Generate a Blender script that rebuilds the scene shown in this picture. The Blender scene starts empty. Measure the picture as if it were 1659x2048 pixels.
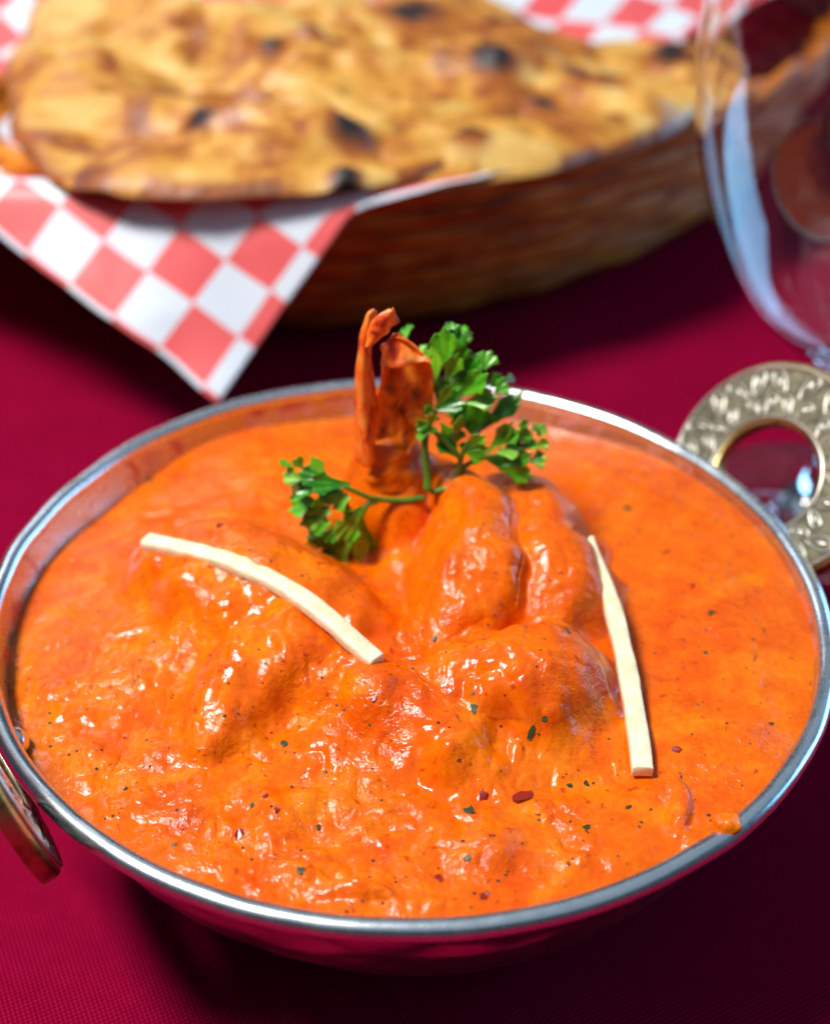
import bpy, bmesh, math, random
import numpy as np
from mathutils import Vector, Matrix
sc = bpy.context.scene
C = sc.collection
R = math.radians
random.seed(7)
# ---------------------------------------------------------------- camera
cd = bpy.data.cameras.new('camera'); cam = bpy.data.objects.new('camera', cd); C.objects.link(cam); sc.camera = cam
cd.sensor_fit = 'VERTICAL'; cd.sensor_height = 24.0; cd.lens = 24.0 * 2600 / 2048
cd.clip_start = .01; cd.clip_end = 20
_m = Matrix(((0.9998640,-0.0164914,-0.0000000),(0.0095512,0.5790847,-0.8152115),(0.0134439,0.8151006,0.5791634))).to_4x4(); _m.translation = Vector((0.00110,-0.19554,0.20908)); cam.matrix_world = _m
cd.dof.use_dof = True; cd.dof.focus_distance = .213; cd.dof.aperture_fstop = 6.5; cd.dof.aperture_blades = 0
# ---------------------------------------------------------------- world and lamps
w = bpy.data.worlds.new('World'); sc.world = w; w.use_nodes = True
bg = w.node_tree.nodes['Background']; bg.inputs[0].default_value = (.45, .68, 1.0, 1); bg.inputs[1].default_value = .07
def area(name, loc, target, size, power, col, size_y=None):
    l = bpy.data.lights.new(name, 'AREA'); l.energy = power; l.color = col; l.size = size
    if size_y: l.shape = 'RECTANGLE'; l.size_y = size_y
    o = bpy.data.objects.new(name, l); C.objects.link(o); o.location = loc
    o.rotation_euler = (Vector(target) - Vector(loc)).to_track_quat('-Z', 'Y').to_euler(); return o
area('key_lamp', (-.50, -.08, 1.02), (0, .03, .05), .24, 20.0, (1.0, .97, .93))
area('right_window_lamp', (1.50, .88, .32), (0, .08, .05), 1.7, 21.0, (.26, .60, 1.0), .62)
area('far_window_lamp', (-.80, 1.5, 1.10), (0, .0, .05), .45, 3.2, (.80, .88, 1.0), .5)
area('overhead_fill', (0, .1, 1.7), (0, .1, 0), 4.0, 15.5, (.62, .82, 1.0))  # added broad cool fill from overhead, to brighten the steel rim
sc.view_settings.view_transform = 'Standard'; sc.view_settings.look = 'None'; sc.view_settings.exposure = 0; sc.view_settings.gamma = 1
sc.view_settings.use_curve_mapping = False
sc.render.engine = 'CYCLES'
sc.cycles.use_denoising = True
sc.cycles.max_bounces = 12; sc.cycles.transmission_bounces = 10; sc.cycles.glossy_bounces = 6
sc.cycles.caustics_refractive = True; sc.cycles.caustics_reflective = False
sc.cycles.sample_clamp_indirect = 6
# ---------------------------------------------------------------- numpy noise and the curry's relief
def _hash(ix, iy, iz, seed):
    h = (ix.astype(np.int64) * 374761393 + iy.astype(np.int64) * 668265263 + iz.astype(np.int64) * 2147483647 + seed * 974711) & 0xffffffff
    h = ((h ^ (h >> 13)) * 1274126177) & 0xffffffff
    return ((h ^ (h >> 16)) & 0xffffff) / float(0xffffff)
def noise3(x, y, z=0.0, seed=0):
    x = np.asarray(x, float); y = np.asarray(y, float) + 0 * x; z = np.asarray(z, float) + 0 * x
    ix, iy, iz = np.floor(x), np.floor(y), np.floor(z)
    fx, fy, fz = x - ix, y - iy, z - iz
    fx, fy, fz = [t * t * t * (t * (6 * t - 15) + 10) for t in (fx, fy, fz)]
    def c(a, b, d): return _hash(ix + a, iy + b, iz + d, seed)
    v0 = (c(0,0,0)*(1-fx)+c(1,0,0)*fx)*(1-fy)+(c(0,1,0)*(1-fx)+c(1,1,0)*fx)*fy
    v1 = (c(0,0,1)*(1-fx)+c(1,0,1)*fx)*(1-fy)+(c(0,1,1)*(1-fx)+c(1,1,1)*fx)*fy
    return (v0*(1-fz)+v1*fz) * 2 - 1
def fbm(x, y, z=0.0, seed=0, octaves=3, gain=.5):
    s = 0; a = 1.0; f = 1.0
    for k in range(octaves):
        s = s + a * noise3(np.asarray(x)*f, np.asarray(y)*f, np.asarray(z)*f, seed + 17*k); a *= gain; f *= 2.03
    return s
def smooth(a, b, t):
    t = np.clip((t - a) / (b - a), 0, 1); return t*t*(3-2*t)
BOWL_Z = np.array([0, .004, .008, .015, .022, .03, .038, .044, .048, .0515])
BOWL_R = np.array([.030, .044, .0515, .0585, .0640, .0685, .0722, .0745, .0759, .0768])
EDGE_AZ = np.array([-180, -164, -150, -130, -110, -90, -70, -52, -43, -36, -29, -20, 0, 20, 45, 60, 90, 111, 122, 130, 142, 154, 168, 180])
EDGE_Z = np.array([.0457,.0458,.0472,.0492,.0494,.0496,.0498,.0500,.0514,.0528,.0506,.0498,.0500,.0501,.0494,.0470,.0453,.0458,.0472,.0470,.0451,.0444,.0457,.0457])
def edge_z(az):
    return np.interp(az, EDGE_AZ, EDGE_Z)
# mounds of the curry: centre x, y, half sizes, turn, height, edge steepness
MOUNDS = [(-.0285,-.0075,.0235,.0155,-.25,.0040,3.0), (-.0240,-.0240,.0125,.0095,.3,.0022,3.5),
          (-.040,.012,.012,.008,.4,.0024,3.0),
          (.007,-.032,.021,.0120,.1,.0026,3.0), (.0000,.0125,.0085,.0110,.1,.0052,2.6), (.0175,.0200,.0120,.0095,0,.0030,2.6),
          (.0200,-.0275,.0160,.0120,.1,.0018,3.0), (.018,-.043,.012,.007,.2,.0020,3.0), (-.008,-.043,.012,.006,-.2,.0016,3.0),
          (.0115,-.0610,.010,.004,.1,.0011,3.0), (.0335,-.0600,.007,.005,.1,.0013,3.0),
          (-.026,-.056,.014,.005,.15,.0009,3.0), (-.052,-.022,.009,.012,.1,.0012,3.0), (.060,-.005,.009,.02,.1,.0008,3.0), (.05,.028,.014,.01,.2,.0009,3.0)]
def spline(P, n):
    """Catmull-Rom through points (any dimension), n samples"""
    P = np.array(P, float); Q = np.vstack([2*P[0]-P[1], P, 2*P[-1]-P[-2]]); m = len(P)-1
    out = []
    for t in np.linspace(0, m, n):
        i = min(int(t), m-1); u = t-i; a, b, c, d = Q[i:i+4]
        out.append(.5*((2*b)+(c-a)*u+(2*a-5*b+4*c-d)*u*u+(3*b-a-3*c+d)*u**3))
    return np.array(out)
# pieces of prawn under the sauce: x, y, z, radius along each
LOBES = {'curled': [(-.0030,.0205,.0640,.0075), (.0040,.0222,.0600,.0075), (.0100,.0178,.0595,.0078), (.0130,.0098,.0606,.0087), (.0138,-.0008,.0588,.0091), (.0110,-.0090,.0552,.0084), (.0050,-.0138,.0522,.0064), (-.0010,-.0162,.0498,.0038)],
         'right': [(.0185,.0245,.0560,.0066), (.0238,.0170,.0570,.0086), (.0270,.0075,.0566,.0098), (.0268,-.0022,.0542,.0092), (.0238,-.0098,.0515,.0068)],
         'front': [(.0100,-.0272,.0500,.0105), (.0178,-.0290,.0506,.0130), (.0222,-.0285,.0502,.0135), (.0255,-.0230,.0498,.0108)],
         'left': [(-.0460,.0060,.0475,.0100), (-.0345,.0000,.0485,.0150), (-.0225,-.0070,.0495,.0145), (-.0138,-.0118,.0505,.0098)],
         'tongue': [(-.0200,-.0185,.0512,.0100), (-.0265,-.0265,.0508,.0092), (-.0326,-.0375,.0492,.0055)],
         'middle': [(-.0110,-.0275,.0478,.0105), (-.0020,-.0330,.0486,.0110), (.0080,-.0400,.0478,.0105)],
         'corner': [(.0380,-.0520,.0470,.0028), (.0440,-.0505,.0490,.0034), (.0425,-.0570,.0485,.0036), (.0400,-.0630,.0475,.0030)],
         'blob': [(.0450,-.0615,.0480,.0040), (.0500,-.0600,.0482,.0035)],
         'drip': [(-.0200,-.0670,.0478,.0030), (-.0120,-.0690,.0488,.0028), (-.0030,-.0703,.0494,.0020)]}
def warp(x, y):
    return x + .0023*fbm(x*120, y*120, 3.1, 5, 2), y + .0023*fbm(x*120, y*120, 7.7, 9, 2)
def lobe_dist(x, y, name):
    x, y = warp(x, y); best = np.full(np.shape(x), 9.0)
    for cx, cy, cz, r in spline(LOBES[name], 26): best = np.minimum(best, np.hypot(x-cx, y-cy)/r)
    return best
def lobe_height(x, y, name):
    best = np.full(np.shape(x), -1.0)
    for cx, cy, cz, r in spline(LOBES[name], 26):
        d = np.hypot(x-cx, y-cy)/r
        h = np.where(d < .88, np.sqrt(np.maximum(0, 1-np.minimum(d, .88)**2)), .47497 - (d-.88)*1.8527)
        best = np.maximum(best, cz + r*h)
    return best
def smax(a, b, k):
    h = np.maximum(k-np.abs(a-b), 0)/k; return np.maximum(a, b) + h*h*k*.25
def relief(x, y, fine=True):
    x = np.asarray(x, float); y = np.asarray(y, float)
    r = np.hypot(x, y); az = np.degrees(np.arctan2(y, x))
    t = np.clip(r / .077, 0, 1)
    w = .0035 * np.stack([fbm(x*90, y*90, 3.1, 5), fbm(x*90, y*90, 7.7, 9)])
    wx, wy = x + w[0]*.55, y + w[1]*.55
    z = edge_z(az) * smooth(.55, 1, t) + .0478 * (1 - smooth(.55, 1, t)) + .0040 * (1 - t**2.2)
    for cx, cy, rx, ry, rot, h, p in MOUNDS:
        c, s = np.cos(rot), np.sin(rot); dx, dy = wx - cx, wy - cy
        d = np.sqrt(((dx*c + dy*s)/rx)**2 + ((-dx*s + dy*c)/ry)**2)
        z = z + h * np.exp(-d**p)
    lx, ly = warp(x, y)
    for name, k in (('left', .009), ('tongue', .0038), ('front', .0034), ('right', .0026), ('curled', .0024), ('middle', .004), ('corner', .0012), ('blob', .0015), ('drip', .0010)):
        z = smax(z, lobe_height(lx, ly, name), k)
    inner = 1 - smooth(.90, 1.0, t)
    # the front half is lumpier than the smooth right and rear
    lump = .30 + .70*smooth(.012, -.03, y) * smooth(.045, .015, x) * (.7 + .3*smooth(-.06, -.03, x))
    z = z + inner * lump * .00110 * fbm(x*150, y*170, 1.3, 21, 2)
    n = noise3(wx*330, wy*330, 5.5, 41)
    z = z + inner * lump * .00050 * (np.abs(n)*2 - .8)
    if fine:
        m = .35 + .65*smooth(-.2, .5, fbm(x*60, y*60, 9.2, 77, 2))
        z = z + inner * lump * m * .00013 * fbm(x*800, y*800, 2.2, 61, 2)
    return z

# ---------------------------------------------------------------- helpers
def mesh(name, verts, faces, mat, parent=None, smoothed=True):
    me = bpy.data.meshes.new(name); me.from_pydata([tuple(v) for v in verts], [], [tuple(f) for f in faces]); me.update()
    if smoothed: me.polygons.foreach_set('use_smooth', [True]*len(me.polygons))
    o = bpy.data.objects.new(name, me); C.objects.link(o)
    if mat: me.materials.append(mat)
    if parent: o.parent = parent; o.matrix_parent_inverse = parent.matrix_world.inverted()
    return o
def npmesh(name, V, F, mat, parent=None):
    """verts (n,3) and quads (m,4) as arrays"""
    me = bpy.data.meshes.new(name); n, m = len(V), len(F)
    me.vertices.add(n); me.vertices.foreach_set('co', np.ascontiguousarray(V, np.float32).ravel())
    me.loops.add(4*m); me.loops.foreach_set('vertex_index', np.ascontiguousarray(F, np.int32).ravel())
    me.polygons.add(m); me.polygons.foreach_set('loop_start', np.arange(0, 4*m, 4, dtype=np.int32)); me.polygons.foreach_set('loop_total', np.full(m, 4, np.int32))
    me.polygons.foreach_set('use_smooth', np.ones(m, bool)); me.update(calc_edges=True); me.validate()
    o = bpy.data.objects.new(name, me); C.objects.link(o)
    if mat: me.materials.append(mat)
    if parent: o.parent = parent
    return o
def empty(name, loc=(0,0,0)):
    o = bpy.data.objects.new(name, None); C.objects.link(o); o.location = loc; o.empty_display_size = .01
    bpy.context.view_layer.update(); return o
def tag(o, label=None, cat=None, group=None, kind=None):
    if label: o['label'] = label
    if cat: o['category'] = cat
    if group: o['group'] = group
    if kind: o['kind'] = kind
    return o
def own(o, parent):
    o.parent = parent; o.matrix_parent_inverse = parent.matrix_world.inverted(); return o
def gridfaces(nv, nu, wrap=False):
    F = []
    for j in range(nv-1):
        for i in range(nu if wrap else nu-1):
            k = (i+1) % nu
            F.append((j*nu+i, j*nu+k, (j+1)*nu+k, (j+1)*nu+i))
    return F
def lathe(profile, n=96, a0=0):
    V = []
    for r, z in profile:
        for i in range(n):
            a = a0 + 2*math.pi*i/n; V.append((r*math.cos(a), r*math.sin(a), z))
    return V, gridfaces(len(profile), n, True)
def tube(path, radii, n=60, nr=20, disp=0, freq=300, seed=0, flat=1.0, caps=True):
    """round-ended tube through path; radii per path point; noise relief"""
    P = spline(np.c_[np.array(path, float), np.array(radii, float)], n); rad = np.maximum(P[:,3], 1e-5); P = P[:,:3]
    if caps:
        L = np.concatenate([[0], np.cumsum(np.linalg.norm(np.diff(P, axis=0), axis=1))]); tot = L[-1]
        d0 = np.clip(L/rad[0], 0, 1); d1 = np.clip((tot-L)/rad[-1], 0, 1)
        rad = rad*np.sqrt(np.maximum(1-(1-d0)**2, .0))*np.sqrt(np.maximum(1-(1-d1)**2, .0)) + 1e-6
    T = np.gradient(P, axis=0); T /= np.linalg.norm(T, axis=1)[:,None]
    up = np.array([0, 0, 1.]); 
    if abs(T[0] @ up) > .95: up = np.array([0, 1., 0])
    N = up - (up@T[0])*T[0]; N /= np.linalg.norm(N); V = []
    for k in range(n):
        N = N - (N@T[k])*T[k]; N /= np.linalg.norm(N); B = np.cross(T[k], N)
        a = np.arange(nr)*2*np.pi/nr
        V.append(P[k] + rad[k]*(np.outer(np.cos(a), N)*flat + np.outer(np.sin(a), B)))
    V = np.array(V)
    if disp:
        D = V - P[:,None,:]; D /= np.linalg.norm(D, axis=2)[:,:,None] + 1e-9
        q = V*freq; V = V + D*(disp*fbm(q[...,0], q[...,1], q[...,2], seed))[...,None]
    return V.reshape(-1, 3), gridfaces(n, nr, True)
# ---------------------------------------------------------------- materials
def mat(name):
    m = bpy.data.materials.new(name); m.use_nodes = True; nt = m.node_tree
    return m, nt, nt.nodes['Principled BSDF']
def nd(nt, t, **kw):
    n = nt.nodes.new(t)
    for k, v in kw.items(): setattr(n, k, v)
    return n
def setin(n, **kw):
    for k, v in kw.items(): n.inputs[k.replace('_', ' ')].default_value = v
def coords(nt, kind='pos', scale=None):
    if kind == 'pos': s = nd(nt, 'ShaderNodeNewGeometry').outputs['Position']
    else: s = nd(nt, 'ShaderNodeTexCoord').outputs[kind]
    if scale is not None:
        mp = nd(nt, 'ShaderNodeMapping'); mp.inputs['Scale'].default_value = scale; nt.links.new(s, mp.inputs[0]); s = mp.outputs[0]
    return s
def noise(nt, vec, scale, detail=3, rough=.55, dist=0):
    n = nd(nt, 'ShaderNodeTexNoise'); nt.links.new(vec, n.inputs['Vector']); setin(n, Scale=scale, Detail=detail, Roughness=rough, Distortion=dist); return n.outputs['Fac']
def ramp(nt, fac, stops):
    r = nd(nt, 'ShaderNodeValToRGB'); cr = r.color_ramp
    while len(cr.elements) < len(stops): cr.elements.new(.5)
    for e, (p, c) in zip(cr.elements, stops): e.position = p; e.color = (*c, 1) if len(c) == 3 else c
    nt.links.new(fac, r.inputs[0]); return r.outputs[0]
def grey(v): return (v, v, v)
def mixc(nt, fac, a, b, mode='MIX'):
    m = nd(nt, 'ShaderNodeMix', data_type='RGBA', blend_type=mode)
    for s, v in ((m.inputs[0], fac), (m.inputs[6], a), (m.inputs[7], b)):
        if hasattr(v, 'links'): nt.links.new(v, s)
        else: s.default_value = v if not isinstance(v, tuple) else (*v, 1)
    return m.outputs[2]
def mth(nt, op, a, b=None):
    m = nd(nt, 'ShaderNodeMath', operation=op)
    for s, v in zip(m.inputs, (a, b)):
        if v is None: continue
        if hasattr(v, 'links'): nt.links.new(v, s)
        else: s.default_value = v
    return m.outputs[0]
def bump(nt, height, strength, dist, normal=None):
    b = nd(nt, 'ShaderNodeBump'); setin(b, Strength=strength, Distance=dist); nt.links.new(height, b.inputs['Height'])
    if normal: nt.links.new(normal, b.inputs['Normal'])
    return b.outputs[0]
M = {}
def sauce_material(name, dark=0):
    m, nt, p = mat(name); v = coords(nt)
    big = noise(nt, v, 48, 3, .55, .8); mid = noise(nt, v, 210, 4, .6, .6); fine = noise(nt, v, 900, 3, .6)
    a = mth(nt, 'ADD', mth(nt, 'MULTIPLY', big, .5), mth(nt, 'MULTIPLY', mid, .5))
    col = ramp(nt, a, [(.33, (.60, .062, .0006)), (.45, (.71, .106, .0007)), (.57, (.77, .142, .0008)), (.70, (.82, .22, .002))])
    cream = ramp(nt, noise(nt, v, 34, 3, .55, 2.2), [(.50, grey(0)), (.68, grey(1))])
    col = mixc(nt, mth(nt, 'MULTIPLY', cream, .58), col, (.83, .235, .003))
    oil = ramp(nt, noise(nt, v, 70, 4, .6, 1.0), [(.56, grey(0)), (.74, grey(1))])
    col = mixc(nt, mth(nt, 'MULTIPLY', oil, .5), col, (.62, .058, .0008))
    col = mixc(nt, mth(nt, 'MULTIPLY', ramp(nt, fine, [(.42, grey(1)), (.60, grey(0))]), .30), col, (.56, .050, .0008))
    fl = ramp(nt, noise(nt, v, 640, 2, .5, .3), [(.66, grey(0)), (.73, grey(1))])          # little red spice grains
    col = mixc(nt, mth(nt, 'MULTIPLY', fl, .7), col, (.34, .018, .002))
    nt.links.new(col, p.inputs['Base Color'])
    rr = ramp(nt, mid, [(.35, grey(.09)), (.65, grey(.21))]); nt.links.new(rr, p.inputs['Roughness'])
    setin(p, IOR=1.40); p.inputs['Specular IOR Level'].default_value = .46
    p.inputs['Subsurface Weight'].default_value = .08; p.inputs['Subsurface Radius'].default_value = (1, .35, .08); p.inputs['Subsurface Scale'].default_value = .0022
    h = mth(nt, 'ADD', mth(nt, 'MULTIPLY', noise(nt, v, 760, 3, .6, .5), .8), mth(nt, 'MULTIPLY', noise(nt, v, 1700, 2, .6), .22))
    wet = ramp(nt, noise(nt, v, 75, 2, .5), [(.38, grey(.25)), (.62, grey(1))])
    nt.links.new(bump(nt, mth(nt, 'MULTIPLY', h, wet), .8, .00062), p.inputs['Normal'])
    return m
M['sauce'] = sauce_material('curry_sauce')
def simple(name, col, rough=.5, metal=0, **kw):
    m, nt, p = mat(name); setin(p, Base_Color=(*col, 1), Roughness=rough, Metallic=metal)
    for k, v in kw.items(): p.inputs[k.replace('_', ' ')].default_value = v
    return m, nt, p
# tablecloth: plain weave, fine relief only
m, nt, p = mat('maroon_cloth'); tc = coords(nt)
rot = nd(nt, 'ShaderNodeMapping'); rot.inputs['Rotation'].default_value = (0, 0, R(18)); nt.links.new(tc, rot.inputs[0])
sep = nd(nt, 'ShaderNodeSeparateXYZ'); nt.links.new(rot.outputs[0], sep.inputs[0])
PITCH = .00115
sx = mth(nt, 'SINE', mth(nt, 'MULTIPLY', sep.outputs[0], 2*math.pi/PITCH)); sy = mth(nt, 'SINE', mth(nt, 'MULTIPLY', sep.outputs[1], 2*math.pi/PITCH))
wv = mth(nt, 'ADD', mth(nt, 'MULTIPLY', mth(nt, 'MULTIPLY', sx, sy), .5), .5)
slub = noise(nt, tc, 260, 3, .6)
colr = ramp(nt, mth(nt, 'ADD', mth(nt, 'MULTIPLY', wv, .8), mth(nt, 'MULTIPLY', slub, .2)), [(.30, (.13, .0006, .012)), (.62, (.27, .0016, .029)), (.90, (.42, .010, .062))])
colr = mixc(nt, ramp(nt, noise(nt, tc, 14, 4, .6), [(.35, grey(.0)), (.7, grey(.35))]), colr, (.10, .0008, .012)); nt.links.new(colr, p.inputs['Base Color']); setin(p, Roughness=.75); p.inputs['Specular IOR Level'].default_value = .0

nt.links.new(bump(nt, wv, .7, .00025), p.inputs['Normal']); M['cloth'] = m
# metals
m, nt, p = mat('brushed_steel'); v = coords(nt)
setin(p, Metallic=1.0); nt.links.new(ramp(nt, noise(nt, v, 120, 3), [(.3, (.72, .76, .79)), (.7, (.78, .81, .83))]), p.inputs['Base Color'])
nt.links.new(ramp(nt, noise(nt, v, 300, 3, .6), [(.3, grey(.24)), (.7, grey(.31))]), p.inputs['Roughness'])
nt.links.new(bump(nt, noise(nt, v, 2400, 2, .6), .06, .00006), p.inputs['Normal']); M['steel'] = m
m, nt, p = mat('inner_steel'); v = coords(nt)
setin(p, Metallic=1.0, Base_Color=(.62, .62, .62, 1)); nt.links.new(ramp(nt, noise(nt, v, 160, 3, .6), [(.3, grey(.22)), (.7, grey(.36))]), p.inputs['Roughness'])
sm = ramp(nt, noise(nt, v, 110, 4, .65, .5), [(.52, grey(0)), (.60, grey(.85))])          # dried splashes of sauce
nt.links.new(mixc(nt, sm, (.62, .62, .62), (.58, .09, .004)), p.inputs['Base Color']); nt.links.new(mth(nt, 'SUBTRACT', 1.0, sm), p.inputs['Metallic']); M['inner'] = m
m, nt, p = mat('hammered_steel'); v = coords(nt)
setin(p, Metallic=1.0, Roughness=.24); nt.links.new(ramp(nt, noise(nt, v, 90, 4, .6), [(.3, (.42, .36, .36)), (.7, (.62, .56, .56))]), p.inputs['Base Color'])
nt.links.new(bump(nt, noise(nt, v, 420, 3, .6), .25, .0006), p.inputs['Normal']); M['hammered'] = m
m, nt, p = mat('brass'); v = coords(nt)
setin(p, Metallic=1.0); n1 = noise(nt, v, 260, 4, .65)
nt.links.new(ramp(nt, n1, [(.30, (.16, .085, .022)), (.50, (.52, .36, .12)), (.72, (.70, .56, .28))]), p.inputs['Base Color'])
nt.links.new(ramp(nt, n1, [(.3, grey(.5)), (.7, grey(.28))]), p.inputs['Roughness'])
nt.links.new(bump(nt, noise(nt, v, 1400, 3, .6), .3, .0003), p.inputs['Normal']); M['brass'] = m
m, nt, p = mat('brass_recess'); v = coords(nt)
setin(p, Metallic=.8, Roughness=.55); nt.links.new(ramp(nt, noise(nt, v, 500, 3, .6), [(.3, (.07, .066, .045)), (.7, (.27, .245, .16))]), p.inputs['Base Color']); M['recess'] = m
m, nt, p = mat('brass_pale'); v = coords(nt)  # paler brass for the raised borders, leaves and veins
setin(p, Metallic=.9, Roughness=.34); nt.links.new(ramp(nt, noise(nt, v, 600, 3, .6), [(.3, (.56, .53, .44)), (.7, (.80, .78, .68))]), p.inputs['Base Color']); M['raised'] = m
# food
m, nt, p = mat('ginger'); v = coords(nt)
nt.links.new(ramp(nt, noise(nt, v, 420, 4, .6), [(.3, (.70, .60, .36)), (.6, (.83, .76, .53)), (.8, (.88, .83, .66))]), p.inputs['Base Color'])
setin(p, Roughness=.42); p.inputs['Subsurface Weight'].default_value = .3; p.inputs['Subsurface Radius'].default_value = (1, .7, .35); p.inputs['Subsurface Scale'].default_value = .0015
nt.links.new(bump(nt, noise(nt, v, 1500, 3, .6), .4, .0003), p.inputs['Normal']); M['ginger'] = m
def leafmat(name, lo, hi, rough):
    m, nt, p = mat(name); v = coords(nt)
    nt.links.new(ramp(nt, noise(nt, v, 380, 3, .55), [(.32, lo), (.68, hi)]), p.inputs['Base Color'])
    setin(p, Roughness=rough); p.inputs['Specular IOR Level'].default_value = .6
    p.inputs['Subsurface Weight'].default_value = .15; p.inputs['Subsurface Radius'].default_value = (.4, 1, .1); p.inputs['Subsurface Scale'].default_value = .001
    nt.links.new(bump(nt, noise(nt, v, 1600, 2, .6), .25, .0003), p.inputs['Normal']); return m
LEAFM = [leafmat('parsley_deep', (.018, .15, .006), (.055, .28, .010), .22), leafmat('parsley_mid', (.045, .25, .006), (.13, .44, .010), .27), leafmat('parsley_young', (.10, .32, .010), (.22, .48, .018), .36)]
M['stem'] = leafmat('parsley_stem', (.035, .13, .008), (.10, .25, .015), .34)
m, nt, p = mat('prawn_tail'); v = coords(nt, 'pos', (1, 1, .45))
n1 = noise(nt, v, 380, 4, .6, .5)
nt.links.new(ramp(nt, n1, [(.32, (.14, .016, .018)), (.40, (.60, .055, .014)), (.48, (.92, .15, .008)), (.66, (.96, .32, .05))]), p.inputs['Base Color'])
setin(p, Roughness=.20); p.inputs['Subsurface Weight'].default_value = .25; p.inputs['Subsurface Radius'].default_value = (1, .3, .1); p.inputs['Subsurface Scale'].default_value = .0015
nt.links.new(bump(nt, noise(nt, v, 900, 4, .6), .5, .0006), p.inputs['Normal']); M['tail'] = m
m, nt, p = mat('prawn_tail_inner'); v = coords(nt)
n1 = noise(nt, v, 300, 4, .6, .6)
dk = ramp(nt, n1, [(.31, (.07, .014, .003)), (.40, (.36, .060, .005)), (.50, (.72, .145, .007)), (.68, (.90, .28, .015))])
ed = nd(nt, 'ShaderNodeAttribute', attribute_name='edge'); ef = ramp(nt, mth(nt, 'ADD', ed.outputs['Fac'], mth(nt, 'MULTIPLY', mth(nt, 'SUBTRACT', n1, .5), 1.0)), [(.45, grey(0)), (.75, grey(1))])
nt.links.new(mixc(nt, ef, dk, ramp(nt, noise(nt, v, 700, 3, .6), [(.35, (.86, .13, .008)), (.6, (.95, .26, .012)), (.75, (.96, .48, .16))])), p.inputs['Base Color'])
setin(p, Roughness=.24); p.inputs['Subsurface Weight'].default_value = .12; p.inputs['Subsurface Radius'].default_value = (1, .3, .1); p.inputs['Subsurface Scale'].default_value = .001
nt.links.new(bump(nt, noise(nt, v, 700, 4, .6), .5, .0007), p.inputs['Normal']); M['tail_inner'] = m
M['herb'] = simple('dried_herb', (.022, .040, .010), .45)[0]
M['pepper'] = simple('pepper', (.018, .010, .006), .5)[0]
M['chili'] = simple('chili_flake', (.22, .010, .004), .3)[0]
# bread
m, nt, p = mat('flatbread'); v = coords(nt)
n1 = noise(nt, v, 26, 5, .62, 1.2); n2 = noise(nt, v, 70, 4, .6, .6)
base = ramp(nt, n1, [(.32, (.16, .030, .004)), (.41, (.36, .105, .010)), (.50, (.58, .27, .035)), (.62, (.67, .42, .12)), (.78, (.75, .54, .21))])
br = ramp(nt, n2, [(.60, grey(0)), (.74, grey(1))]); base = mixc(nt, mth(nt, 'MULTIPLY', br, .7), base, (.36, .10, .018))
at = nd(nt, 'ShaderNodeAttribute', attribute_name='char'); chf = ramp(nt, mth(nt, 'ADD', at.outputs['Fac'], mth(nt, 'MULTIPLY', mth(nt, 'SUBTRACT', n2, .5), 1.1)), [(.22, grey(0)), (.55, grey(.55)), (.80, grey(1))])
base = mixc(nt, chf, mixc(nt, ramp(nt, at.outputs['Fac'], [(.02, grey(0)), (.35, grey(1))]), base, (.34, .085, .008)), (.016, .010, .009)); nt.links.new(base, p.inputs['Base Color'])
setin(p, Roughness=.45); nt.links.new(bump(nt, n2, .5, .002), p.inputs['Normal']); M['bread'] = m
m, nt, p = mat('wicker'); v = coords(nt, 'pos', (1, 1, 3))
nt.links.new(ramp(nt, noise(nt, v, 60, 4, .6), [(.3, (.24, .052, .003)), (.55, (.58, .18, .010)), (.75, (.74, .29, .03))]), p.inputs['Base Color'])
setin(p, Roughness=.55); p.inputs['Specular IOR Level'].default_value = .25; nt.links.new(bump(nt, noise(nt, v, 300, 3, .6), .4, .0008), p.inputs['Normal']); M['wicker'] = m
# printed paper
m, nt, p = mat('checked_paper'); uv = nd(nt, 'ShaderNodeUVMap').outputs[0]; su = nd(nt, 'ShaderNodeSeparateXYZ'); nt.links.new(uv, su.inputs[0])
CELL = .0155
def cellidx(o, off):
    f = mth(nt, 'FLOOR', mth(nt, 'DIVIDE', mth(nt, 'SUBTRACT', o, off), CELL)); return f
par = mth(nt, 'MODULO', mth(nt, 'ADD', mth(nt, 'ADD', cellidx(su.outputs[0], .36*CELL), cellidx(su.outputs[1], .10*CELL)), 200.0), 2.0)
isred = mth(nt, 'LESS_THAN', par, .5)
colr = mixc(nt, isred, mixc(nt, noise(nt, uv, 35, 4, .6), (.64, .71, .80), (.72, .78, .86)), mixc(nt, noise(nt, uv, 60, 4, .6), (.74, .075, .080), (.84, .15, .15))); nt.links.new(colr, p.inputs['Base Color'])
setin(p, Roughness=.42); p.inputs['Subsurface Weight'].default_value = .0; M['paper'] = m
m, nt, p = mat('clear_glass'); setin(p, Base_Color=(1, 1, 1, 1), Roughness=.0, IOR=1.48); p.inputs['Transmission Weight'].default_value = 1.0; M['glass'] = m

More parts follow.
